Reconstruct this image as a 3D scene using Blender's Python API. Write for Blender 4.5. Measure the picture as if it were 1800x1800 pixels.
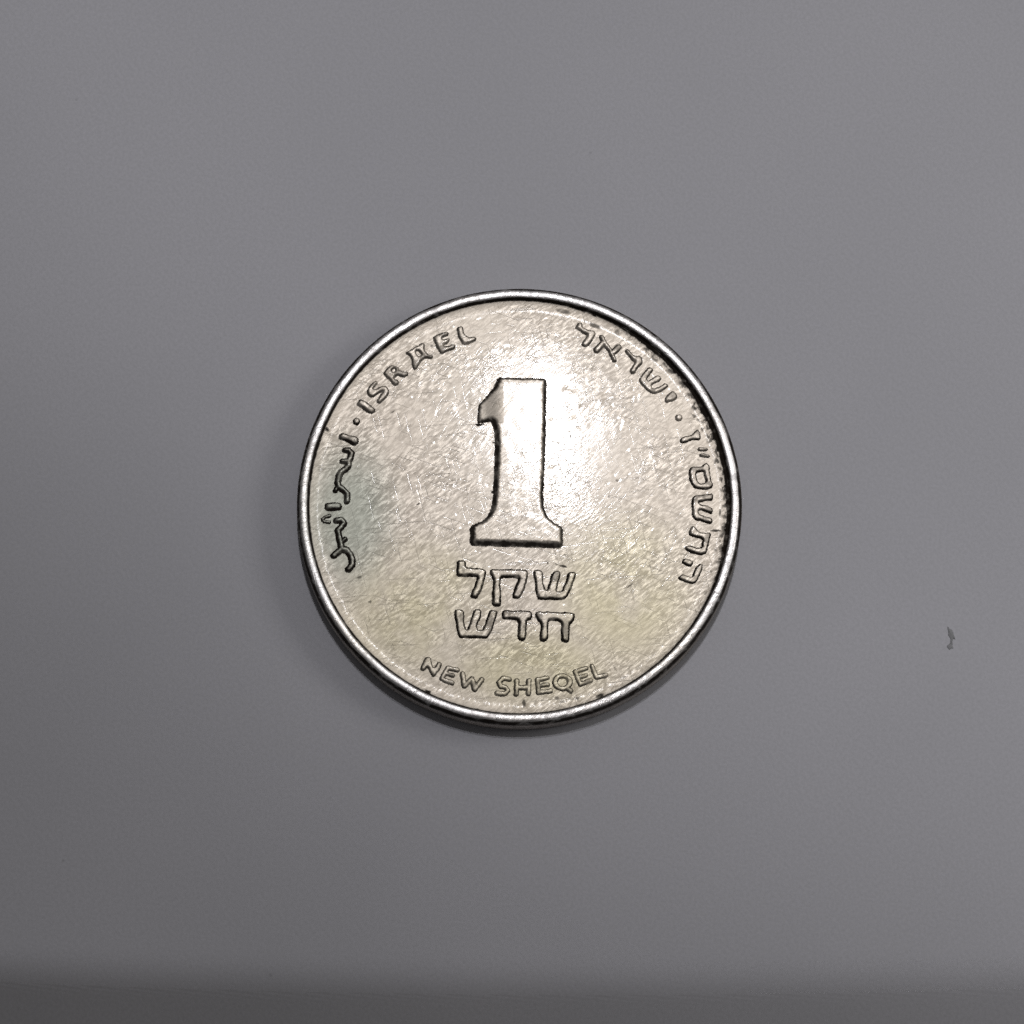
# One worn coin on a matt grey table top, photographed from close above.  1 Blender unit = 1 cm.
import bpy, bmesh, math, random
import numpy as np
from mathutils import Vector, Matrix

random.seed(7)
for o in list(bpy.data.objects):
    bpy.data.objects.remove(o, do_unlink=True)
S = bpy.context.scene
COL = S.collection

# ------------------------------------------------------------------ camera
MM = 0.1                                     # 1 mm in scene units
R_COIN = 9.0                                 # coin radius, mm
T_COIN = 1.55                                # coin thickness at the rim, mm
Z_FIELD = 1.47                               # height of the centre of the field, mm
R_DOME = 120.0                               # the field is very slightly domed, mm
PX = 1800.0                                  # the photograph is 1800 x 1800
TILT = math.radians(10.7)
DIST = 190.0                                 # lens to coin, mm
WIDE = 41.32                                 # width of the view at the coin, mm
AIM = (-0.30, -0.33)                         # point of the coin plane in the middle of the frame, mm

cam_d = bpy.data.cameras.new('camera')
cam_d.sensor_width = 36.0
cam_d.lens = 36.0 * DIST / WIDE
cam_d.clip_start = 0.05
cam_d.clip_end = 500.0
cam = bpy.data.objects.new('camera', cam_d)
COL.objects.link(cam)
cam_pos = np.array([AIM[0], AIM[1] - DIST * math.sin(TILT), T_COIN + DIST * math.cos(TILT)])
cam.location = Vector(cam_pos * MM)
cam.rotation_euler = (TILT, 0.0, 0.0)
S.camera = cam

# ------------------------------------------------------------------ world: a dim room, paler above and ahead, dark behind the lens
W = bpy.data.worlds.new('World')
S.world = W
W.use_nodes = True
nt = W.node_tree
nt.nodes.clear()
w_out = nt.nodes.new('ShaderNodeOutputWorld')
w_bg = nt.nodes.new('ShaderNodeBackground')
w_tc = nt.nodes.new('ShaderNodeTexCoord')
w_dot = nt.nodes.new('ShaderNodeVectorMath'); w_dot.operation = 'DOT_PRODUCT'
w_dot.inputs[1].default_value = Vector((0.10, 0.30, 0.95)).normalized()
w_ramp = nt.nodes.new('ShaderNodeValToRGB')
cr = w_ramp.color_ramp
cr.elements[0].position = 0.0; cr.elements[0].color = (0.012, 0.012, 0.013, 1)
cr.elements[1].position = 1.0; cr.elements[1].color = (0.46, 0.44, 0.42, 1)
for p_, c_ in ((0.45, (0.07, 0.07, 0.073, 1)), (0.80, (0.32, 0.312, 0.31, 1))):
    e = cr.elements.new(p_); e.color = c_
nt.links.new(w_tc.outputs['Generated'], w_dot.inputs[0])
nt.links.new(w_dot.outputs['Value'], w_ramp.inputs['Fac'])
nt.links.new(w_ramp.outputs['Color'], w_bg.inputs['Color'])
w_bg.inputs['Strength'].default_value = 0.50
nt.links.new(w_bg.outputs[0], w_out.inputs[0])

# ------------------------------------------------------------------ lamps
def aim(o, target):
    o.rotation_euler = (Vector(target) - o.location).to_track_quat('-Z', 'Y').to_euler()

# a key spot and an added second spot, ahead of the photographer: they give the hot spot on the coin and the short shadow below it.
# The near edge of the first beam imitates the phone's shadow across the front of the table, the soft edge of the second a shadow at its left front.
def shaped_spot(loc, target, half_deg, blend, energy, soft):
    d = bpy.data.lights.new('shaped_spot', 'SPOT')
    d.energy = energy
    d.color = (0.965, 0.965, 1.0)
    d.spot_size = math.radians(2 * half_deg)
    d.spot_blend = blend
    d.shadow_soft_size = soft
    o = bpy.data.objects.new('shaped_spot', d); COL.objects.link(o)
    o.location = loc
    aim(o, target)
shaped_spot((6.2, 57.0, 250.0), (0.7, 57.0, 0.0), 13.268, 0.0035, 390000.0, 0.085)
shaped_spot((2.6, 25.6, 90.0), (4.9, 9.6, 0.0), 7.85, 0.36, 84000.0, 0.8)

# low lamp at the right: throws the long soft shadow to the left
side_d = bpy.data.lights.new('side_lamp', 'AREA')
side_d.shape = 'RECTANGLE'; side_d.size = 6.0; side_d.size_y = 5.0
side_d.energy = 500.0
side_d.color = (1.0, 0.985, 0.96)
side = bpy.data.objects.new('side_lamp', side_d); COL.objects.link(side)
side.location = (12.0, 2.4, 10.0)
aim(side, (0, 0, 0))

S.view_settings.view_transform = 'Standard'
S.view_settings.look = 'None'
S.view_settings.exposure = 0.0
S.view_settings.gamma = 1.0
S.view_settings.use_curve_mapping = False
S.cycles.use_denoising = False
S.cycles.max_bounces = 6

# ------------------------------------------------------------------ helpers
def px_to_plane(x, y, z=Z_FIELD):
    """A point traced on the photograph -> millimetres on the coin's own plane (height z)."""
    half = WIDE / 2 / DIST
    u = (np.asarray(x, float) / PX * 2 - 1) * half
    v = (1 - np.asarray(y, float) / PX * 2) * half
    c, s = math.cos(TILT), math.sin(TILT)
    dx, dy, dz = u, v * c + s, v * s - c
    t = (z - cam_pos[2]) / dz
    return cam_pos[0] + dx * t, cam_pos[1] + dy * t

def z_field(x, y):
    return Z_FIELD - (x * x + y * y) / (2 * R_DOME)

class Nodes:
    def __init__(self, name):
        self.m = bpy.data.materials.new(name); self.m.use_nodes = True
        self.t = self.m.node_tree
        self.b = self.t.nodes['Principled BSDF']
    def n(self, kind, **kw):
        nd = self.t.nodes.new('ShaderNode' + kind)
        for k, v in kw.items():
            setattr(nd, k, v)
        return nd
    def l(self, a, b):
        self.t.links.new(a, b)
    def coords(self, rot=0.0, scale=(1, 1, 1), loc=(0, 0, 0)):
        tc = self.n('TexCoord'); r = self.n('Mapping'); s = self.n('Mapping')
        r.inputs['Rotation'].default_value = (0, 0, rot)
        s.inputs['Scale'].default_value = scale
        s.inputs['Location'].default_value = loc
        self.l(tc.outputs['Object'], r.inputs[0]); self.l(r.outputs[0], s.inputs[0])
        return s.outputs[0]
    def noise(self, vec, scale, detail=3, rough=0.55):
        nz = self.n('TexNoise'); nz.inputs['Scale'].default_value = scale
        nz.inputs['Detail'].default_value = detail; nz.inputs['Roughness'].default_value = rough
        self.l(vec, nz.inputs['Vector'])
        return nz.outputs['Fac']
    def ramp(self, fac, lo, hi, a=0.0, b=1.0):
        mr = self.n('MapRange', interpolation_type='SMOOTHSTEP')
        mr.inputs['From Min'].default_value = lo; mr.inputs['From Max'].default_value = hi
        mr.inputs['To Min'].default_value = a; mr.inputs['To Max'].default_value = b
        self.l(fac, mr.inputs['Value'])
        return mr.outputs[0]
    def math(self, op, a, b=None):
        mt = self.n('Math', operation=op)
        for i, v in enumerate((a, b)):
            if v is None: continue
            if isinstance(v, (int, float)): mt.inputs[i].default_value = v
            else: self.l(v, mt.inputs[i])
        return mt.outputs[0]
    def mix(self, fac, a, b):
        mx = self.n('Mix', data_type='RGBA')
        if isinstance(fac, (int, float)): mx.inputs[0].default_value = fac
        else: self.l(fac, mx.inputs[0])
        for i, v in ((6, a), (7, b)):
            if isinstance(v, tuple): mx.inputs[i].default_value = v + (1,)
            else: self.l(v, mx.inputs[i])
        return mx.outputs[2]

def blob(N, cx, cy, rx, ry):
    """Soft elliptical patch (coin coordinates, mm): 1 in the middle, 0 outside."""
    v = N.coords(0, (1 / (rx * MM), 1 / (ry * MM), 0), (-cx / rx, -cy / ry, 0))
    ln = N.n('VectorMath', operation='LENGTH'); N.l(v, ln.inputs[0])
    return N.ramp(ln.outputs['Value'], 0.2, 1.0, 1.0, 0.0)

# ------------------------------------------------------------------ materials
def coin_metal(name, rough=0.27, grain=1.0, coat=0.36, base=(0.71, 0.642, 0.553)):
    """Worn nickel: grained, scratched, with yellow and green tarnish; 'grime' (mesh attribute) is lodged dirt plus shade painted on steep walls."""
    N = Nodes(name)
    P = N.b
    big = N.noise(N.coords(0.4, (1, 1, 1), (3, 1, 0)), 2.6, 4, 0.6)
    yel = N.math('MULTIPLY', N.ramp(big, 0.40, 0.62), 0.55)
    # tarnish patches
    warm = N.math('MAXIMUM', blob(N, -4.0, -4.2, 4.2, 3.6), blob(N, 4.2, -3.6, 3.8, 4.2))
    warm = N.math('MAXIMUM', warm, blob(N, 0.5, -6.6, 4.6, 2.2))
    warm = N.math('MULTIPLY', warm, N.ramp(big, 0.32, 0.52, 0.35, 1.0))
    green = N.math('MULTIPLY', blob(N, -6.9, -0.4, 2.6, 4.2), N.ramp(big, 0.34, 0.50, 0.5, 1.0))
    c = N.mix(N.math('MULTIPLY', yel, 0.5), base, (0.625, 0.555, 0.475))
    c = N.mix(N.math('MULTIPLY', warm, 0.88), c, (0.65, 0.59, 0.42))
    c = N.mix(N.math('MULTIPLY', green, 0.85), c, (0.44, 0.455, 0.39))
    fine = N.noise(N.coords(0.0), 60, 4, 0.65)
    c = N.mix(N.ramp(fine, 0.60, 0.75, 0.0, 0.35), c, (0.33, 0.29, 0.24))
    att = N.n('Attribute', attribute_name='grime_shade')
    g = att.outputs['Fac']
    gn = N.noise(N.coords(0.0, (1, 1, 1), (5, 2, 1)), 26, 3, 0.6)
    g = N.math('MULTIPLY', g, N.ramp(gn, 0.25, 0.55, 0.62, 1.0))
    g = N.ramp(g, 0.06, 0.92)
    c = N.mix(g, c, (0.017, 0.013, 0.010))  # near-black for lodged dirt, also for painted shade on walls and bevels
    N.l(N.ramp(g, 0.0, 1.0, 0.5, 0.12), P.inputs['Specular IOR Level'])
    N.l(c, P.inputs['Base Color'])
    N.l(N.ramp(g, 0.0, 1.0, 1.0, 0.15), P.inputs['Metallic'])
    # surface: diagonal grain, pits, scratches
    g1 = N.noise(N.coords(math.radians(-38), (5, 17, 8)), 6.0, 3, 0.6)
    g2 = N.noise(N.coords(math.radians(-55), (3.0, 22, 8), (2, 7, 0)), 5.0, 2, 0.5)
    g3 = N.noise(N.coords(math.radians(20), (2.0, 40, 8), (9, 3, 0)), 3.0, 1, 0.5)
    s1 = N.ramp(g2, 0.62, 0.72)
    s2 = N.ramp(g3, 0.66, 0.74)
    h = N.math('ADD', g1, N.math('MULTIPLY', fine, 0.12))
    h = N.math('SUBTRACT', h, N.math('MULTIPLY', s1, 0.30))
    h = N.math('SUBTRACT', h, N.math('MULTIPLY', s2, 0.34))
    g4 = N.noise(N.coords(math.radians(-5), (1.6, 46, 8), (4, 6, 0)), 3.0, 1, 0.5)
    g5 = N.noise(N.coords(math.radians(-105), (1.8, 44, 8), (7, 2, 0)), 3.0, 1, 0.5)
    h = N.math('SUBTRACT', h, N.math('MULTIPLY', N.math('MAXIMUM', N.ramp(g4, 0.66, 0.74), N.ramp(g5, 0.66, 0.74)), 0.34))
    wear = N.noise(N.coords(0.2, (1, 1, 1), (1, 8, 0)), 4.0, 3, 0.6)
    h = N.math('MULTIPLY', h, N.ramp(wear, 0.32, 0.62, 0.35, 1.15))
    bp = N.n('Bump'); bp.inputs['Strength'].default_value = 0.50 * grain
    bp.inputs['Distance'].default_value = 0.004
    N.l(h, bp.inputs['Height'])
    N.l(bp.outputs[0], P.inputs['Normal'])
    rr = N.math('ADD', N.math('ADD', N.math('MULTIPLY', N.ramp(g1, 0.35, 0.65, -0.10, 0.10), N.ramp(wear, 0.35, 0.6, 0.35, 1.1)), rough), N.math('MULTIPLY', g, 0.35))
    N.l(rr, P.inputs['Roughness'])
    # thin greasy film from handling: a narrow sheen over the dull metal
    bc = N.n('Bump'); bc.inputs['Strength'].default_value = 0.10 * grain
    bc.inputs['Distance'].default_value = 0.004
    N.l(h, bc.inputs['Height']); N.l(bc.outputs[0], P.inputs['Coat Normal'])
    P.inputs['Coat IOR'].default_value = 1.5
    P.inputs['Coat Roughness'].default_value = 0.105
    rad = N.n('VectorMath', operation='LENGTH'); N.l(N.coords(0, (1, 1, 0)), rad.inputs[0])
    N.l(N.math('MULTIPLY', N.ramp(g, 0.0, 0.5, coat, 0.0), N.ramp(rad.outputs['Value'], 0.66, 0.80, 1.0, 0.30)), P.inputs['Coat Weight'])
    return N.m

M_FIELD = coin_metal('worn_nickel_field', 0.61, 1.0)
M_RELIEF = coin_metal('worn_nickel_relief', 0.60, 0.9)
M_EDGE = coin_metal('worn_nickel_edge', 0.42, 0.6, 0.0, base=(0.42, 0.38, 0.34))  # base darkened: the side wall's shade is put into its colour
M_RIM = coin_metal('worn_nickel_rim', 0.43, 0.8, 0.04, base=(0.70, 0.68, 0.67))

def table_material():
    N = Nodes('grey_laminate')
    P = N.b
    n1 = N.noise(N.coords(0.2), 0.5, 3, 0.5)
    n2 = N.noise(N.coords(0.9), 75, 4, 0.7)
    c = N.mix(N.ramp(n1, 0.3, 0.7), (0.356, 0.353, 0.376), (0.384, 0.379, 0.404))
    c = N.mix(N.ramp(n2, 0.30, 0.70, 0.0, 0.36), c, (0.26, 0.26, 0.27))
    sp = N.noise(N.coords(0.3, (1, 1, 1), (4, 4, 0)), 14, 2, 0.5)
    c = N.mix(N.ramp(sp, 0.76, 0.82, 0.0, 0.3), c, (0.13, 0.13, 0.135))
    N.l(c, P.inputs['Base Color'])
    P.inputs['Roughness'].default_value = 0.62
    P.inputs['Specular IOR Level'].default_value = 0.25
    bp = N.n('Bump'); bp.inputs['Strength'].default_value = 0.25; bp.inputs['Distance'].default_value = 0.003
    N.l(N.noise(N.coords(0.5), 60, 3, 0.6), bp.inputs['Height'])
    N.l(bp.outputs[0], P.inputs['Normal'])
    return N.m

# ------------------------------------------------------------------ the table top
def link(name, me, mat, parent=None):
    o = bpy.data.objects.new(name, me)
    COL.objects.link(o)
    if mat: me.materials.append(mat)
    if parent: o.parent = parent
    return o

bm = bmesh.new()
bmesh.ops.create_cube(bm, size=1.0)
bmesh.ops.scale(bm, vec=(140, 90, 2.5), verts=bm.verts)
bmesh.ops.translate(bm, vec=(0, 12, -1.25), verts=bm.verts)
bmesh.ops.bevel(bm, geom=list(bm.edges), offset=0.2, segments=3, affect='EDGES')
me = bpy.data.meshes.new('table_top'); bm.to_mesh(me); bm.free()
table = link('table_top', me, table_material())
table['kind'] = 'structure'
table['label'] = 'matt grey table top that the coin lies on'
table['category'] = 'table top'

# ------------------------------------------------------------------ the coin
coin = bpy.data.objects.new('coin', None)
COL.objects.link(coin)
coin.empty_display_size = 0.5
coin['label'] = 'worn silver coin with a raised numeral 1 lying on the grey table top'
coin['category'] = 'coin'

def grid_mesh(name, V, F, grime_shade=None):
    me = bpy.data.meshes.new(name)
    me.from_pydata([tuple(v) for v in V], [], [tuple(f) for f in F])
    me.polygons.foreach_set('use_smooth', [True] * len(me.polygons))
    if grime_shade is not None:
        a = me.attributes.new('grime_shade', 'FLOAT', 'POINT')
        a.data.foreach_set('value', np.asarray(grime_shade, dtype=np.float32))
    me.update()
    return me

def lathe(name, prof, mat, n=360, grime_shade=None, wobble=0.0):
    """prof: (r, z) in mm, turned about the coin's axis."""
    V, G = [], []
    rng = np.random.RandomState(3)
    wa = [(rng.randint(5, 40), rng.rand() * 6.28, rng.rand()) for _ in range(14)]
    for k in range(n):
        a = 2 * math.pi * k / n
        wv = wobble * sum(math.sin(f * a + p) * q for f, p, q in wa) / 7
        zv = wobble * 0.35 * sum(math.sin(f * 1.0 * a + 2 * p) * q for f, p, q in wa) / 7 if wobble else 0.0
        dirt = 0.35 * max(0.0, math.sin(7 * a + 1) + math.sin(17 * a) + math.sin(41 * a + 2) - 1.7) + 0.10 * max(0.0, math.sin(5 * a) + math.sin(13 * a + 1) + math.sin(29 * a)) if wobble else 0.0
        for i, (r, z) in enumerate(prof):
            rr = r + wv if 0 < i < len(prof) - 1 else r
            V.append((rr * math.cos(a) * MM, rr * math.sin(a) * MM, (z + zv) * MM))
            G.append(min(1.0, grime_shade[i] + dirt) if grime_shade else 0.0)
    m = len(prof)
    F = [(k * m + i, ((k + 1) % n) * m + i, ((k + 1) % n) * m + i + 1, k * m + i + 1) for k in range(n) for i in range(m - 1)]
    return link(name, grid_mesh(name, V, F, G), mat, coin)

def vnoise(x, y, scale, seed, octaves=4):
    """Smooth value noise (fractal) on arrays; about 0..1."""
    out = np.zeros(np.shape(x)); amp = 0.5; tot = 0
    for o_ in range(octaves):
        lat = np.random.RandomState(seed + 17 * o_).rand(128, 128)
        u, v = (x * scale + 37.3 * o_) % 128, (y * scale + 11.9 * o_) % 128
        i0, j0 = np.floor(u).astype(int), np.floor(v).astype(int)
        fu, fv = u - i0, v - j0
        fu, fv = fu * fu * (3 - 2 * fu), fv * fv * (3 - 2 * fv)
        i0 %= 128; j0 %= 128; i1 = (i0 + 1) % 128; j1 = (j0 + 1) % 128
        out += amp * ((lat[i0, j0] * (1 - fu) + lat[i1, j0] * fu) * (1 - fv) + (lat[i0, j1] * (1 - fu) + lat[i1, j1] * fu) * fv)
        tot += amp; amp *= 0.55; scale *= 2.1
    return out / tot

def sstep(x, a, b):
    t = np.clip((x - a) / (b - a), 0, 1)
    return t * t * (3 - 2 * t)

def fd(a, b):                                   # angular difference in degrees
    return np.abs((a - b + 180) % 360 - 180)

# nicks and lumps of dirt seen on the face, plus shade painted on the numeral's flag: traced place, half length, half width (px), angle, strength
SPOTS = [(575, 752, 5, 4, 30, .9), (580, 1086, 5, 4, 0, .8), (752, 1214, 6, 3.5, 20, .9), (921, 1234, 4, 9, 0, .65), (1258, 931, 12, 2.6, -3, .75),
         (1275, 957, 5, 4, 0, .8), (1268, 981, 6, 3.5, 15, .8), (1256, 1100, 4, 3, 0, .5), (1055, 1222, 9, 5, -25, .9), (1015, 1226, 5, 3.5, 0, .6),
         (979, 1225, 5, 4, 0, .5), (989, 1232, 7, 2.5, -15, .5), (868, 778, 6, 1.6, -4, .7), (866, 865, 3.2, 4, 0, .85), (848, 712, 22, 12, 55, .22), (1003, 768, 1.5, 6, 0, .5),  # the broad faint spot is painted shading of the numeral's sloping flag
         (735, 886, 5, 2.5, -15, .65), (1108, 1028, 12, 1.6, -38, .6), (1085, 844, 4, 3, 20, .45), (1070, 872, 4, 3, -40, .4), (990, 995, 8, 3, 8, .75),
         (978, 991, 4, 2, 35, .5), (963, 990, 3, 2.5, -30, .6), (993, 975, 4, 2, -10, .5), (1281, 838, 6, 4, 70, .9), (1262, 818, 3, 2, 20, .35),
         (1228, 806, 5, 2.2, 10, .35), (649, 1056, 4, 2.2, -10, .6), (631, 1013, 7, 3, -25, .5), (768, 682, 6, 2, -35, .4), (690, 722, 6, 1.6, -40, .55),
         (1082, 1173, 2.5, 8, -30, .45), (1073, 1176, 2, 7, -30, .4), (1098, 1188, 4, 2, -20, .5), (1105, 1175, 5, 2, -35, .35), (858, 583, 4, 2, -20, .35),
         (940, 1235, 2.5, 7, 10, .3), (1150, 1140, 5, 2, -30, .3), (764, 600, 4, 5, 10, .35), (758, 606, 4, 3.5, 0, .45), (990, 545, 16, 5, 12, .55), (1046, 570, 14, 5, 25, .55),
         (1085, 582, 7, 7, 20, .45), (1150, 630, 10, 3, 40, .4), (1152, 622, 9, 2.2, -40, .4), (1115, 618, 9, 2, 5, .35), (1235, 752, 3, 6, -20, .45), (1252, 768, 4, 5, 0, .4),
         (1266, 900, 3, 9, 8, .5), (1270, 860, 5, 3, 30, .45), (1258, 965, 5, 3, 50, .35), (1251, 1003, 4, 3, 40, .4), (1247, 952, 6, 2, -10, .3), (1240, 1040, 5, 6, 20, .35)]
def spot_grime_shade(x, y):
    """Dirt lodged on the face at (x, y) mm, 0..1."""
    g = np.zeros(np.shape(x))
    wx = x + 0.035 * (vnoise(x, y, 7, 5) - .5) * 2
    wy = y + 0.035 * (vnoise(x, y, 7, 6) - .5) * 2
    for px_, py_, a, b, ang, st in SPOTS:
        cx, cy = map(float, px_to_plane(px_, py_))
        c, s_ = math.cos(math.radians(-ang)), math.sin(math.radians(-ang))
        dx, dy = wx - cx, wy - cy
        q = np.hypot((dx * c + dy * s_) / (a / 43.5), (-dx * s_ + dy * c) / (b / 43.5))
        g = np.maximum(g, st * (1 - sstep(q, 0.45, 1.15)))
    return g

# field: the slightly domed disc, curling up into the rim
R_IN = 8.50
R_CURL = 8.0
def field_z(r):
    t = np.maximum(r - R_CURL, 0)
    return Z_FIELD - r * r / (2 * R_DOME) + 0.30 * t ** 2 + 0.25 * t ** 4
def build_field():
    na, rs = 900, np.concatenate([np.linspace(0.02, 7.4, 150), np.linspace(7.43, R_IN, 42)])
    A = np.linspace(0, 2 * np.pi, na, endpoint=False)
    Rr, Aa = np.meshgrid(rs, A)
    X, Y = Rr * np.cos(Aa), Rr * np.sin(Aa)
    deg = np.degrees(Aa)
    Z = field_z(Rr)
    # long soft waviness, dents and flecks left by wear (a few thousandths of a mm)
    Z = Z + 0.006 * (vnoise(X, Y, 0.9, 1, 3) - 0.5)
    rng = np.random.RandomState(12)
    for _ in range(230):
        a, r = rng.rand() * 6.283, 8.2 * math.sqrt(rng.rand())
        cx, cy = r * math.cos(a), r * math.sin(a)
        L, wd = 0.04 + 0.16 * rng.rand() ** 2, 0.03 + 0.03 * rng.rand()
        th = rng.normal(math.radians(38), 0.6); c, s_ = math.cos(th), math.sin(th)
        m = (np.abs(X - cx) < .6) & (np.abs(Y - cy) < .6)
        dx, dy = X[m] - cx, Y[m] - cy
        Z[m] += rng.choice([-1, 1], p=[.45, .55]) * 0.007 * np.exp(-((dx * c + dy * s_) / L) ** 2 - ((-dx * s_ + dy * c) / wd) ** 2)
    # scalloped flow marks just inside the rim along the bottom
    low = np.exp(-(fd(deg, 262) / 45) ** 2)
    Z = Z + low * 0.022 * (vnoise(deg * 0.7, Rr * 0.6, 1.0, 9, 2) - 0.5) * sstep(Rr, 7.9, 8.2)
    g = spot_grime_shade(X, Y)
    n1, n2 = vnoise(X, Y, 2.2, 21), vnoise(X, Y, 6.5, 22)
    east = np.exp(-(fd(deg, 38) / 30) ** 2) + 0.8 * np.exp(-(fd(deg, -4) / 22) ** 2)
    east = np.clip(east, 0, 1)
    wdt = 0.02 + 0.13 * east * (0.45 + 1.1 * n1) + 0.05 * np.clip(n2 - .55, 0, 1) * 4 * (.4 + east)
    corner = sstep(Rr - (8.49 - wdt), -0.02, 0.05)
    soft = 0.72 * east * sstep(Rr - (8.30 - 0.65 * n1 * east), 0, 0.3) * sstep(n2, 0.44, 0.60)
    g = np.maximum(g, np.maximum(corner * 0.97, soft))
    V = np.stack([X, Y, Z], -1).reshape(-1, 3) * MM
    nr = len(rs)
    k = np.arange(na)[:, None]; i = np.arange(nr - 1)[None, :]
    k1 = (k + 1) % na
    F = np.stack([k * nr + i, k * nr + i + 1, k1 * nr + i + 1, k1 * nr + i], -1).reshape(-1, 4)
    link('field', grid_mesh('field', V.tolist(), F.tolist(), g.reshape(-1)), M_FIELD, coin)
build_field()
z_edge = float(field_z(R_IN))

# rim: raised rounded border
rim_prof = [(R_IN - 0.02, z_edge - 0.05), (R_IN + 0.02, z_edge + 0.01), (R_IN + 0.05, T_COIN - 0.06), (R_IN + 0.085, T_COIN - 0.022),
            (R_IN + 0.13, T_COIN - 0.004), (R_IN + 0.20, T_COIN), (R_IN + 0.275, T_COIN - 0.005), (R_IN + 0.335, T_COIN - 0.020),
            (R_IN + 0.38, T_COIN - 0.055), (R_IN + 0.425, T_COIN - 0.11), (R_IN + 0.455, T_COIN - 0.19)]
rim_g = [1, 1, 0.97, 0.5, 0, 0, 0, 0.1, 0.75, 0.9, 0.9]  # outer bevel values paint in its dark reflection along with dirt
lathe('rim', rim_prof[::-1], M_RIM, 480, rim_g[::-1], 0.026)

# edge: the side wall, and the plain underside
er = R_IN + 0.455
edge_prof = [(er, T_COIN - 0.19), (R_COIN - 0.025, T_COIN - 0.26), (R_COIN, T_COIN - 0.34), (R_COIN, 0.5), (R_COIN, 0.22), (R_COIN - 0.05, 0.10),
             (R_COIN - 0.16, 0.02), (R_COIN - 0.3, 0.0), (R_COIN - 0.55, 0.0), (R_COIN - 0.62, 0.1), (0.001, 0.1)]
lathe('edge', edge_prof, M_EDGE, 360, [0.9, 0.8, 0.42, 0.32, 0.45, 0.65, 0.7, 0, 0, 0, 0])  # dark values paint the wall's shade on top of its dirt

# ---- relief: every sign is a small height field grown from its traced outline
STEP = 0.021     # grid pitch, mm

def seg_dist(PXg, PYg, ax, ay, bx, by):
    dx, dy = bx - ax, by - ay
    L = dx * dx + dy * dy + 1e-12
    t = np.clip(((PXg - ax) * dx + (PYg - ay) * dy) / L, 0, 1)
    return np.hypot(PXg - ax - t * dx, PYg - ay - t * dy)

def poly_sdf(X, Y, pts):
    d = np.full(X.shape, 1e9); inside = np.zeros(X.shape, bool)
    n = len(pts)
    for i in range(n):
        ax, ay = pts[i]; bx, by = pts[(i + 1) % n]
        d = np.minimum(d, seg_dist(X, Y, ax, ay, bx, by))
        if ay != by:
            cond = ((ay > Y) != (by > Y)) & (X < (bx - ax) * (Y - ay) / (by - ay) + ax)
            inside ^= cond
    return np.where(inside, -d, d)

def smooth_noise(X, Y, seed, scale):
    rng = np.random.RandomState(seed)
    out = np.zeros(X.shape)
    for _ in range(10):
        a = rng.rand() * 6.28; f = scale * (0.6 + rng.rand()); p = rng.rand() * 6.28
        out += np.sin(f * (X * math.cos(a) + Y * math.sin(a)) + p)
    return out / 4.5

def chaikin(pts, n=1):
    for _ in range(n):
        q = []
        for i in range(len(pts)):
            a, b = pts[i], pts[(i + 1) % len(pts)]
            f = min(0.2, 0.05 / (math.hypot(b[0] - a[0], b[1] - a[1]) + 1e-9))
            q += [(a[0] * (1 - f) + b[0] * f, a[1] * (1 - f) + b[1] * f), (a[0] * f + b[0] * (1 - f), a[1] * f + b[1] * (1 - f))]
        pts = q
    return pts

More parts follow.
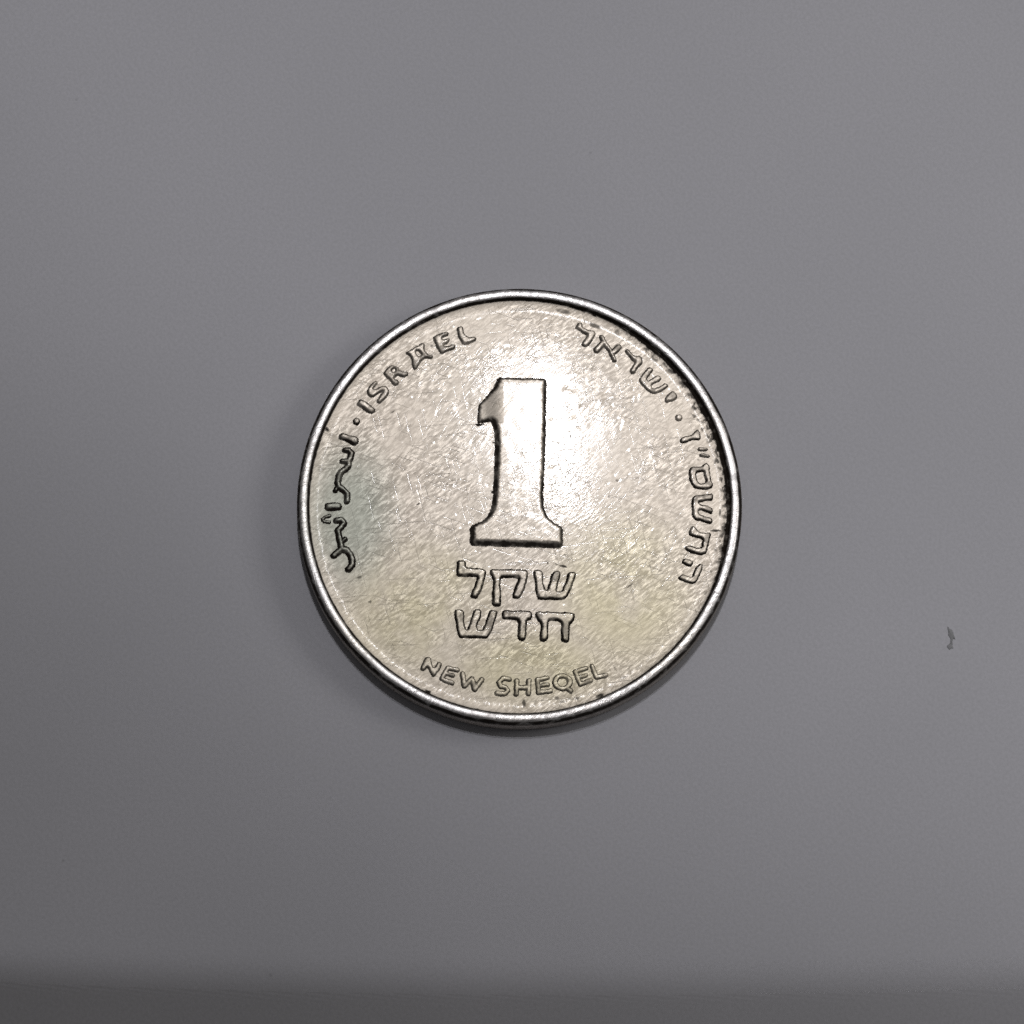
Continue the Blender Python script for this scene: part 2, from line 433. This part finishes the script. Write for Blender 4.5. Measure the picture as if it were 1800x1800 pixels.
def relief(name, crop, shapes, parent, height=0.105, flank=0.075, seed=0, shift=None, grime_shade=0.95, top_dirt=0.5):
    """shapes: ('poly', pts) adds, ('hole', pts) cuts, ('line', pts, half_width_px) adds a stroke; pts are traced in the crop."""
    ox, oy, k = crop
    conv = lambda pts: [tuple(map(float, px_to_plane(ox + x / k, oy + y / k))) for x, y in pts]
    S_ = []
    for s in shapes:
        pts = conv(s[1])
        if s[0] in ('poly', 'hole'): S_.append((s[0], chaikin(pts, 1)))
        else: S_.append((s[0], pts, s[2] / 43.4))
    allp = np.array([p for s in S_ for p in s[1]])
    m = 0.26
    x0, y0 = allp.min(0) - m; x1, y1 = allp.max(0) + m
    xs = np.arange(x0, x1, STEP); ys = np.arange(y0, y1, STEP)
    X, Y = np.meshgrid(xs, ys)
    d = np.full(X.shape, 1e9)
    for s in S_:
        if s[0] == 'poly': d = np.minimum(d, poly_sdf(X, Y, s[1]))
        elif s[0] == 'line':
            for a, b in zip(s[1], s[1][1:]):
                d = np.minimum(d, seg_dist(X, Y, *a, *b) - s[2])
    for s in S_:
        if s[0] == 'hole': d = np.maximum(d, -poly_sdf(X, Y, s[1]))
    d = d + 0.014 * smooth_noise(X, Y, seed, 14) + 0.009 * smooth_noise(X, Y, seed + 50, 45)
    hh = height if shift is None else height * shift(X, Y)
    gy_, gx_ = np.gradient(d)
    lean = -(0.6 * gx_ + 0.8 * gy_) / (np.hypot(gx_, gy_) + 1e-9)      # walls widened down and left: shading put into shape and dark band
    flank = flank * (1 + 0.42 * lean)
    t = np.clip((flank - d) / (2 * flank), 0, 1)
    prof = t * t * (3 - 2 * t)
    crown = np.clip(-d, 0, 0.2) * 0.02                     # worn tops are a little rounded
    top = hh * (1 + 0.005 * smooth_noise(X, Y, seed + 9, 9)) 
    Z = field_z(np.hypot(X, Y)) - 0.012 + prof * (top + crown) 
    keep = d < flank + STEP * 1.6
    g = np.clip(1.35 - np.abs(d - 0.008) / (flank * 0.95), 0, 1) * grime_shade  # dark flanks: lodged dirt plus painted shade of the steep walls
    g = np.clip(g * (0.72 + 0.6 * vnoise(X, Y, 3.2, seed)), 0, grime_shade)
    g = np.maximum(g, np.maximum(spot_grime_shade(X, Y), 0.75 * top_dirt * sstep(vnoise(X, Y, 2.6, seed + 3), 0.50, 0.68)))
    idx = -np.ones(X.shape, int)
    cell = keep[:-1, :-1] & keep[1:, :-1] & keep[:-1, 1:] & keep[1:, 1:]
    used = np.zeros(X.shape, bool)
    used[:-1, :-1] |= cell; used[1:, :-1] |= cell; used[:-1, 1:] |= cell; used[1:, 1:] |= cell
    idx[used] = np.arange(used.sum())
    V = np.stack([X[used], Y[used], Z[used]], 1) * MM
    jj, ii = np.nonzero(cell)
    F = np.stack([idx[jj, ii], idx[jj, ii + 1], idx[jj + 1, ii + 1], idx[jj + 1, ii]], 1)
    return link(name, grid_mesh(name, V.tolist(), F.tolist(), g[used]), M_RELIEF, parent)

def circle(cx, cy, r, n=14, ry=None):
    return [(cx + r * math.cos(6.2832 * i / n), cy + (ry or r) * math.sin(6.2832 * i / n)) for i in range(n)]

def inscription(label):
    e = bpy.data.objects.new('inscription', None)
    COL.objects.link(e); e.parent = coin; e['label'] = label
    e.empty_display_size = 0.2
    return e

# numeral
CN = (720, 640, 4.5)
fx0, _ = px_to_plane(720 + 560 / 4.5, 740); fx1, _ = px_to_plane(720 + 745 / 4.5, 740); _, fy1 = px_to_plane(800, 640 + 470 / 4.5)
def flag_slope(X, Y):
    t = np.clip((X - fx0) / (fx1 - fx0), 0, 1)
    s = 0.12 + 0.88 * t * t * (3 - 2 * t)
    return np.where(Y > fy1, s, 1.0)
relief('numeral', CN, [('poly', [(715, 112), (1070, 120), (1068, 400), (1058, 800), (1046, 1020), (1048, 1130), (1080, 1210), (1140, 1265),
        (1203, 1300), (1198, 1436), (497, 1416), (497, 1288), (580, 1255), (640, 1200), (670, 1120), (680, 1000), (690, 800), (695, 650),
        (690, 530), (672, 460), (640, 436), (536, 472), (545, 322), (640, 233), (682, 180)])], coin, 0.22, 0.125, 1, flag_slope, 0.86, 0.15)

# ISRAEL
w = inscription('word ISRAEL in raised Latin capitals at the upper left')
C1, C2 = (620, 640, 15), (720, 550, 15)
relief('letter', C1, [('poly', [(120, 1010), (200, 910), (270, 940), (420, 1040), (570, 1150), (570, 1220), (490, 1280), (330, 1170), (190, 1070)])], w, seed=2, grime_shade=0.76)
relief('letter', C1, [('poly', [(600, 410), (500, 510), (420, 590), (385, 680), (400, 770), (470, 830), (560, 820), (640, 750), (720, 690), (800, 680), (800, 730),
        (740, 800), (650, 920), (640, 950), (700, 1000), (780, 930), (880, 830), (940, 730), (940, 650), (880, 560), (800, 540), (720, 570), (640, 640),
        (560, 650), (510, 630), (540, 590), (620, 500), (640, 460)])], w, seed=3, grime_shade=0.76, flank=0.062)
relief('letter', C1, [('poly', [(815, 205), (920, 80), (1000, 20), (1130, 20), (1200, 80), (1200, 150), (1260, 160), (1350, 190), (1450, 190), (1440, 270), (1350, 310),
        (1250, 280), (1170, 250), (1120, 290), (1070, 350), (1120, 390), (1200, 430), (1190, 500), (1110, 530), (1020, 430), (930, 330), (840, 250)]),
        ('hole', [(1010, 130), (1060, 75), (1130, 80), (1150, 140), (1100, 185), (1035, 180)])], w, seed=4, grime_shade=0.76, flank=0.062)
relief('letter', C2, [('poly', [(-90, 1020), (-20, 980), (150, 880), (340, 760), (390, 820), (360, 920), (420, 1010), (500, 1080), (620, 1090), (590, 1170), (430, 1140),
        (240, 1270), (200, 1420), (110, 1460), (80, 1330), (50, 1150), (0, 1060)]), ('hole', [(160, 960), (250, 960), (340, 1070), (240, 1130), (160, 1060)])], w, seed=5, grime_shade=0.76, flank=0.062)
relief('letter', C2, [('poly', [(630, 620), (680, 570), (820, 530), (970, 460), (1010, 500), (980, 560), (870, 590), (830, 660), (900, 690), (1040, 640), (1050, 690),
        (980, 770), (890, 800), (900, 850), (1000, 870), (1160, 800), (1200, 850), (1140, 920), (960, 980), (830, 1040), (760, 930), (700, 780)])], w, seed=6, grime_shade=0.76, flank=0.062)
relief('letter', C2, [('poly', [(1260, 360), (1380, 320), (1400, 400), (1430, 520), (1510, 600), (1560, 640), (1690, 600), (1750, 640), (1720, 710), (1580, 770),
        (1420, 790), (1350, 680), (1290, 560)])], w, seed=7, grime_shade=0.76, flank=0.062)
relief('dot', C1, [('poly', circle(100, 1480, 78))], coin, seed=8, flank=0.06)

# Hebrew, upper right
w = inscription('Hebrew word at the upper right')
C3, C4 = (1000, 550, 15), (1090, 600, 15)
relief('letter', C3, [('poly', [(220, 320), (260, 230), (340, 240), (350, 330), (420, 390), (540, 430), (660, 450), (690, 520), (620, 660), (540, 800), (430, 860),
        (350, 810), (400, 720), (490, 580), (480, 530), (360, 480), (240, 400), (200, 360)])], w, seed=10, grime_shade=0.76, flank=0.065)
relief('letter', C3, [('line', [(865, 600), (950, 770), (1090, 950), (1205, 1210)], 3.2), ('line', [(900, 760), (735, 955)], 4.2),
        ('line', [(1170, 1010), (1320, 860)], 4.2)], w, seed=11, grime_shade=0.76, flank=0.065)
relief('letter', C4, [('poly', [(150, 210), (200, 180), (240, 240), (340, 330), (430, 370), (530, 360), (580, 430), (570, 540), (480, 640), (400, 770), (330, 820),
        (270, 770), (300, 700), (380, 580), (420, 500), (330, 460), (280, 380), (190, 290)])], w, seed=12, grime_shade=0.76, flank=0.065)
relief('letter', C4, [('poly', [(740, 680), (790, 650), (870, 690), (860, 760), (780, 830), (720, 900), (690, 980), (740, 1020), (830, 990), (960, 880), (1040, 890),
        (1080, 950), (1020, 1020), (900, 1080), (820, 1130), (850, 1210), (930, 1220), (1050, 1170), (1200, 1080), (1270, 1130), (1220, 1190), (1060, 1290), (940, 1340),
        (850, 1340), (700, 1230), (560, 1090), (510, 1010), (530, 950), (620, 820)])], w, seed=13, grime_shade=0.76, flank=0.055)
relief('letter', C4, [('poly', [(1200, 1470), (1330, 1330), (1400, 1280), (1480, 1340), (1500, 1430), (1430, 1510), (1300, 1560), (1210, 1570)])], w, seed=14, grime_shade=0.76, flank=0.06)
C5 = (1160, 700, 15)
relief('dot', C5, [('poly', circle(505, 485, 78))], coin, seed=15, flank=0.055, grime_shade=0.7)

# Hebrew date, right
w = inscription('Hebrew date running down the right side')
C6, C7, C8 = (1180, 790, 15), (1170, 880, 15), (1170, 930, 15)
relief('letter', C5, [('poly', [(940, 850), (1000, 810), (1050, 880), (1080, 1040), (1020, 1070), (900, 1050), (760, 1090), (620, 1150), (560, 1130), (560, 1060),
        (620, 1010), (800, 960), (890, 920)])], w, seed=16, flank=0.055)
relief('letter', C5, [('poly', [(1030, 1280), (1240, 1270), (1270, 1330), (1130, 1365), (1020, 1345)]),
        ('poly', [(1060, 1440), (1150, 1430), (1320, 1480), (1270, 1525), (1120, 1510), (1060, 1475)])], w, seed=17, flank=0.05, grime_shade=0.8)
relief('letter', C6, [('poly', [(870, 380), (930, 330), (980, 360), (1010, 480), (1020, 640), (1050, 780), (1090, 900), (1070, 970), (990, 1010), (820, 1010),
        (640, 990), (550, 900), (510, 760), (480, 580), (500, 490), (560, 450), (820, 430)]),
        ('hole', [(650, 570), (860, 530), (900, 680), (940, 800), (890, 870), (770, 890), (690, 840), (660, 740)])], w, seed=18, flank=0.06)
relief('letter', C7, [('poly', [(790, -150), (950, -160), (1150, -180), (1230, -220), (1250, -140), (1230, -60), (1080, -30), (890, 0), (870, 40), (940, 100),
        (1100, 120), (1230, 170), (1250, 240), (1220, 300), (1050, 240), (910, 210), (860, 260), (890, 340), (1050, 400), (1200, 440), (1240, 500), (1210, 570),
        (1050, 530), (800, 460), (730, 370), (715, 200), (715, 0), (730, -90)])], w, seed=19, flank=0.06)
relief('letter', C7, [('poly', [(650, 760), (720, 650), (790, 680), (830, 770), (930, 830), (1100, 830), (1180, 830), (1170, 950), (1110, 1200), (1070, 1340),
        (950, 1390), (770, 1360), (590, 1290), (530, 1240), (560, 1190), (650, 1180), (800, 1230), (980, 1210), (990, 1100), (1000, 1010), (960, 970), (850, 940),
        (660, 890), (630, 830)])], w, seed=20, flank=0.06)
relief('letter', C8, [('poly', [(440, 820), (510, 750), (620, 790), (730, 830), (690, 930), (640, 950), (500, 890), (450, 860)]),
        ('poly', [(930, 870), (980, 930), (960, 1030), (880, 1210), (800, 1370), (710, 1410), (560, 1370), (430, 1320), (350, 1270), (440, 1180), (520, 1200),
                  (620, 1240), (720, 1230), (740, 1140), (820, 1000)])], w, seed=21, flank=0.055)

# Arabic, left
w = inscription('Arabic word down the left side')
D1, D2, D3 = (560, 750, 15), (550, 830, 15), (560, 910, 15)
relief('letter', D1, [('poly', [(560, 210), (620, 150), (740, 190), (900, 230), (1030, 280), (1030, 380), (960, 450), (840, 390), (700, 320), (560, 270)])], w, seed=22, flank=0.085, height=0.125)
relief('letter', D1, [('line', [(800, 590), (865, 680), (840, 800), (780, 890), (790, 1000), (715, 1090), (590, 1165), (530, 1280), (500, 1440), (530, 1550),
        (660, 1640), (755, 1740), (750, 1930)], 3.9), ('line', [(820, 610), (700, 585)], 3.2), ('line', [(780, 880), (620, 880)], 3.2),
        ('line', [(500, 1560), (440, 1650)], 2.4)], w, seed=23, flank=0.085, height=0.125)
relief('letter', D2, [('poly', [(350, 800), (560, 790), (720, 800), (740, 880), (710, 950), (550, 960), (360, 950), (330, 880)])], w, seed=24, flank=0.085, height=0.125)
relief('letter', D2, [('line', [(430, 1115), (320, 1150), (245, 1215), (300, 1275), (430, 1290)], 2.3)], w, seed=25, flank=0.05, height=0.07)
relief('letter', D3, [('line', [(480, 40), (590, 30), (670, 110), (590, 220), (510, 310), (540, 480), (580, 640), (610, 800), (480, 890), (400, 960)], 4.1),
        ('line', [(600, 800), (750, 830), (840, 950), (890, 1100), (875, 1220), (790, 1330)], 4.3), ('line', [(600, 620), (700, 540)], 3.0)], w, seed=26, flank=0.085, height=0.125)

# Hebrew, two lines under the numeral
w = inscription('first Hebrew word directly under the numeral')
E1, E2, F1, F2 = (790, 970, 15), (900, 970, 15), (790, 1050, 15), (900, 1050, 15)
relief('letter', E1, [('poly', [(220, 240), (410, 240), (430, 420), (560, 440), (780, 440), (950, 490), (930, 640), (900, 800), (840, 960), (770, 1130), (710, 1190),
        (580, 1190), (600, 1080), (680, 900), (750, 720), (740, 640), (640, 620), (400, 620), (220, 620), (210, 450)])], w, seed=27)
relief('letter', E1, [('poly', [(1100, 470), (1300, 470), (1600, 470), (1900, 480), (2040, 490), (2060, 560), (2040, 700), (1970, 950), (1880, 1130), (1820, 1200),
        (1690, 1200), (1680, 1130), (1760, 900), (1850, 720), (1830, 660), (1600, 650), (1380, 660), (1330, 720), (1330, 900), (1350, 1050), (1340, 1380), (1290, 1410),
        (1160, 1400), (1150, 1300), (1160, 1000), (1180, 800), (1150, 640), (1090, 560)])], w, seed=28)
relief('letter', E2, [('poly', [(580, 500), (660, 480), (760, 490), (810, 570), (800, 720), (840, 900), (850, 1010), (950, 1010), (990, 850), (1060, 600), (1120, 520),
        (1250, 510), (1260, 590), (1200, 830), (1150, 1040), (1330, 1040), (1400, 880), (1460, 700), (1500, 550), (1670, 540), (1660, 620), (1600, 800), (1520, 1000),
        (1440, 1180), (1330, 1240), (1000, 1230), (720, 1230), (660, 1130), (630, 950), (630, 820), (590, 640)])], w, seed=29, flank=0.065)
w = inscription('second Hebrew word on the lower line')
relief('letter', F1, [('poly', [(150, 330), (220, 310), (370, 350), (380, 500), (380, 700), (420, 840), (490, 840), (550, 700), (620, 480), (650, 350), (700, 320),
        (800, 320), (840, 390), (800, 560), (730, 680), (710, 760), (740, 860), (880, 860), (940, 740), (1010, 540), (1080, 340), (1260, 360), (1250, 430), (1180, 620),
        (1100, 870), (1040, 980), (960, 1050), (600, 1040), (280, 1040), (220, 900), (190, 700), (160, 480)])], w, seed=30, flank=0.065)
relief('letter', F2, [('poly', [(-240, 380), (-170, 340), (0, 350), (300, 360), (510, 380), (510, 500), (480, 560), (400, 590), (370, 700), (370, 900), (350, 1080),
        (280, 1110), (190, 1080), (180, 900), (200, 650), (160, 570), (-50, 550), (-220, 550), (-240, 470)])], w, seed=31)
relief('letter', F2, [('poly', [(640, 400), (700, 380), (1000, 390), (1400, 400), (1630, 420), (1640, 540), (1560, 640), (1510, 680), (1500, 900), (1490, 1120),
        (1420, 1160), (1320, 1130), (1320, 900), (1320, 650), (1220, 590), (1050, 570), (960, 610), (940, 760), (940, 950), (920, 1110), (850, 1140), (760, 1110),
        (760, 950), (790, 800), (780, 680), (680, 560), (640, 480)])], w, seed=32)

# NEW SHEQEL
G1, G2, G3 = (730, 1130, 13.846), (850, 1140, 13.846), (960, 1130, 13.846)
w = inscription('word NEW in raised Latin capitals along the bottom')
relief('letter', G1, [('poly', [(130, 600), (200, 440), (270, 330), (360, 340), (390, 470), (420, 590), (480, 570), (540, 470), (600, 450), (640, 500), (570, 640),
        (490, 760), (430, 790), (370, 710), (330, 590), (280, 560), (230, 620), (180, 650)])], w, seed=33, grime_shade=0.76, flank=0.06, height=0.09)
relief('letter', G1, [('line', [(790, 590), (640, 860)], 3.4), ('line', [(790, 590), (1020, 640)], 3.4), ('line', [(720, 720), (920, 770)], 3.0),
        ('line', [(640, 860), (890, 950)], 3.4)], w, seed=34, grime_shade=0.76, flank=0.05, height=0.09)
relief('letter', G1, [('line', [(1150, 730), (1200, 1020), (1375, 850), (1450, 1100), (1620, 880)], 3.8)], w, seed=35, grime_shade=0.76, flank=0.055, height=0.09)
w = inscription('word SHEQEL in raised Latin capitals along the bottom')
relief('letter', G2, [('line', [(620, 730), (490, 700), (375, 800), (420, 900), (540, 920), (595, 1000), (510, 1080), (330, 1060)], 3.6)], w, seed=36, flank=0.05, height=0.08, grime_shade=0.75)
relief('letter', G2, [('line', [(815, 770), (800, 1080)], 3.8), ('line', [(800, 930), (1090, 930)], 3.6), ('line', [(1110, 760), (1095, 1080)], 3.8)], w, seed=37, flank=0.05, height=0.08, grime_shade=0.75)
relief('letter', G2, [('line', [(1320, 740), (1340, 1050)], 3.6), ('line', [(1320, 740), (1560, 690)], 3.4), ('line', [(1330, 890), (1560, 860)], 3.0),
        ('line', [(1340, 1050), (1640, 1010)], 3.4)], w, seed=38, flank=0.05, height=0.08, grime_shade=0.75)
relief('letter', G3, [('poly', circle(400, 935, 245, 24, 205)), ('line', [(500, 1080), (600, 1145)], 3.6), ('hole', circle(400, 935, 125, 16, 110))], w, seed=39, grime_shade=0.76, flank=0.05, height=0.08)
relief('letter', G3, [('line', [(715, 690), (830, 980)], 3.6), ('line', [(715, 690), (980, 600)], 3.4), ('line', [(770, 830), (970, 770)], 3.0),
        ('line', [(830, 980), (1085, 890)], 3.4)], w, seed=40, grime_shade=0.76, flank=0.05, height=0.08)
relief('letter', G3, [('line', [(1120, 550), (1230, 820), (1460, 760)], 3.6)], w, seed=41, flank=0.05, height=0.08, grime_shade=0.7)

# ------------------------------------------------------------------ a speck of dirt on the table
def speck():
    N = Nodes('dark_lint')
    N.b.inputs['Roughness'].default_value = 0.9
    N.l(N.mix(N.noise(N.coords(), 40, 3), (0.16, 0.16, 0.165), (0.25, 0.25, 0.255)), N.b.inputs['Base Color'])
    bm = bmesh.new()
    rng = random.Random(5)
    for (px_, py_, a, b, rot, hz) in ((1672, 1114, 4.5, 11.5, 0.35, 0.045), (1670.5, 1136.5, 5.0, 4.8, 0.0, 0.04), (1672.5, 1128, 1.8, 6.0, 0.15, 0.03)):
        cx, cy = px_to_plane(px_, py_, 0.0)
        r = bmesh.ops.create_icosphere(bm, subdivisions=3, radius=1.0)
        for v in r['verts']:
            n_ = 1 + 0.22 * math.sin(5 * v.co.x + 3 * v.co.y + px_) + 0.12 * rng.uniform(-1, 1)
            x, y = v.co.x * a / 43.4 * n_, v.co.y * b / 43.4 * n_
            v.co = Vector(((cx + x * math.cos(rot) - y * math.sin(rot)) * MM, (cy + x * math.sin(rot) + y * math.cos(rot)) * MM, max(0.0, v.co.z) * hz * MM + 0.0004))
    me = bpy.data.meshes.new('lint_speck'); bm.to_mesh(me); bm.free()
    o = link('lint_speck', me, N.m)
    o['label'] = 'tiny dark speck of lint on the table to the right of the coin'
    o['category'] = 'lint'
speck()
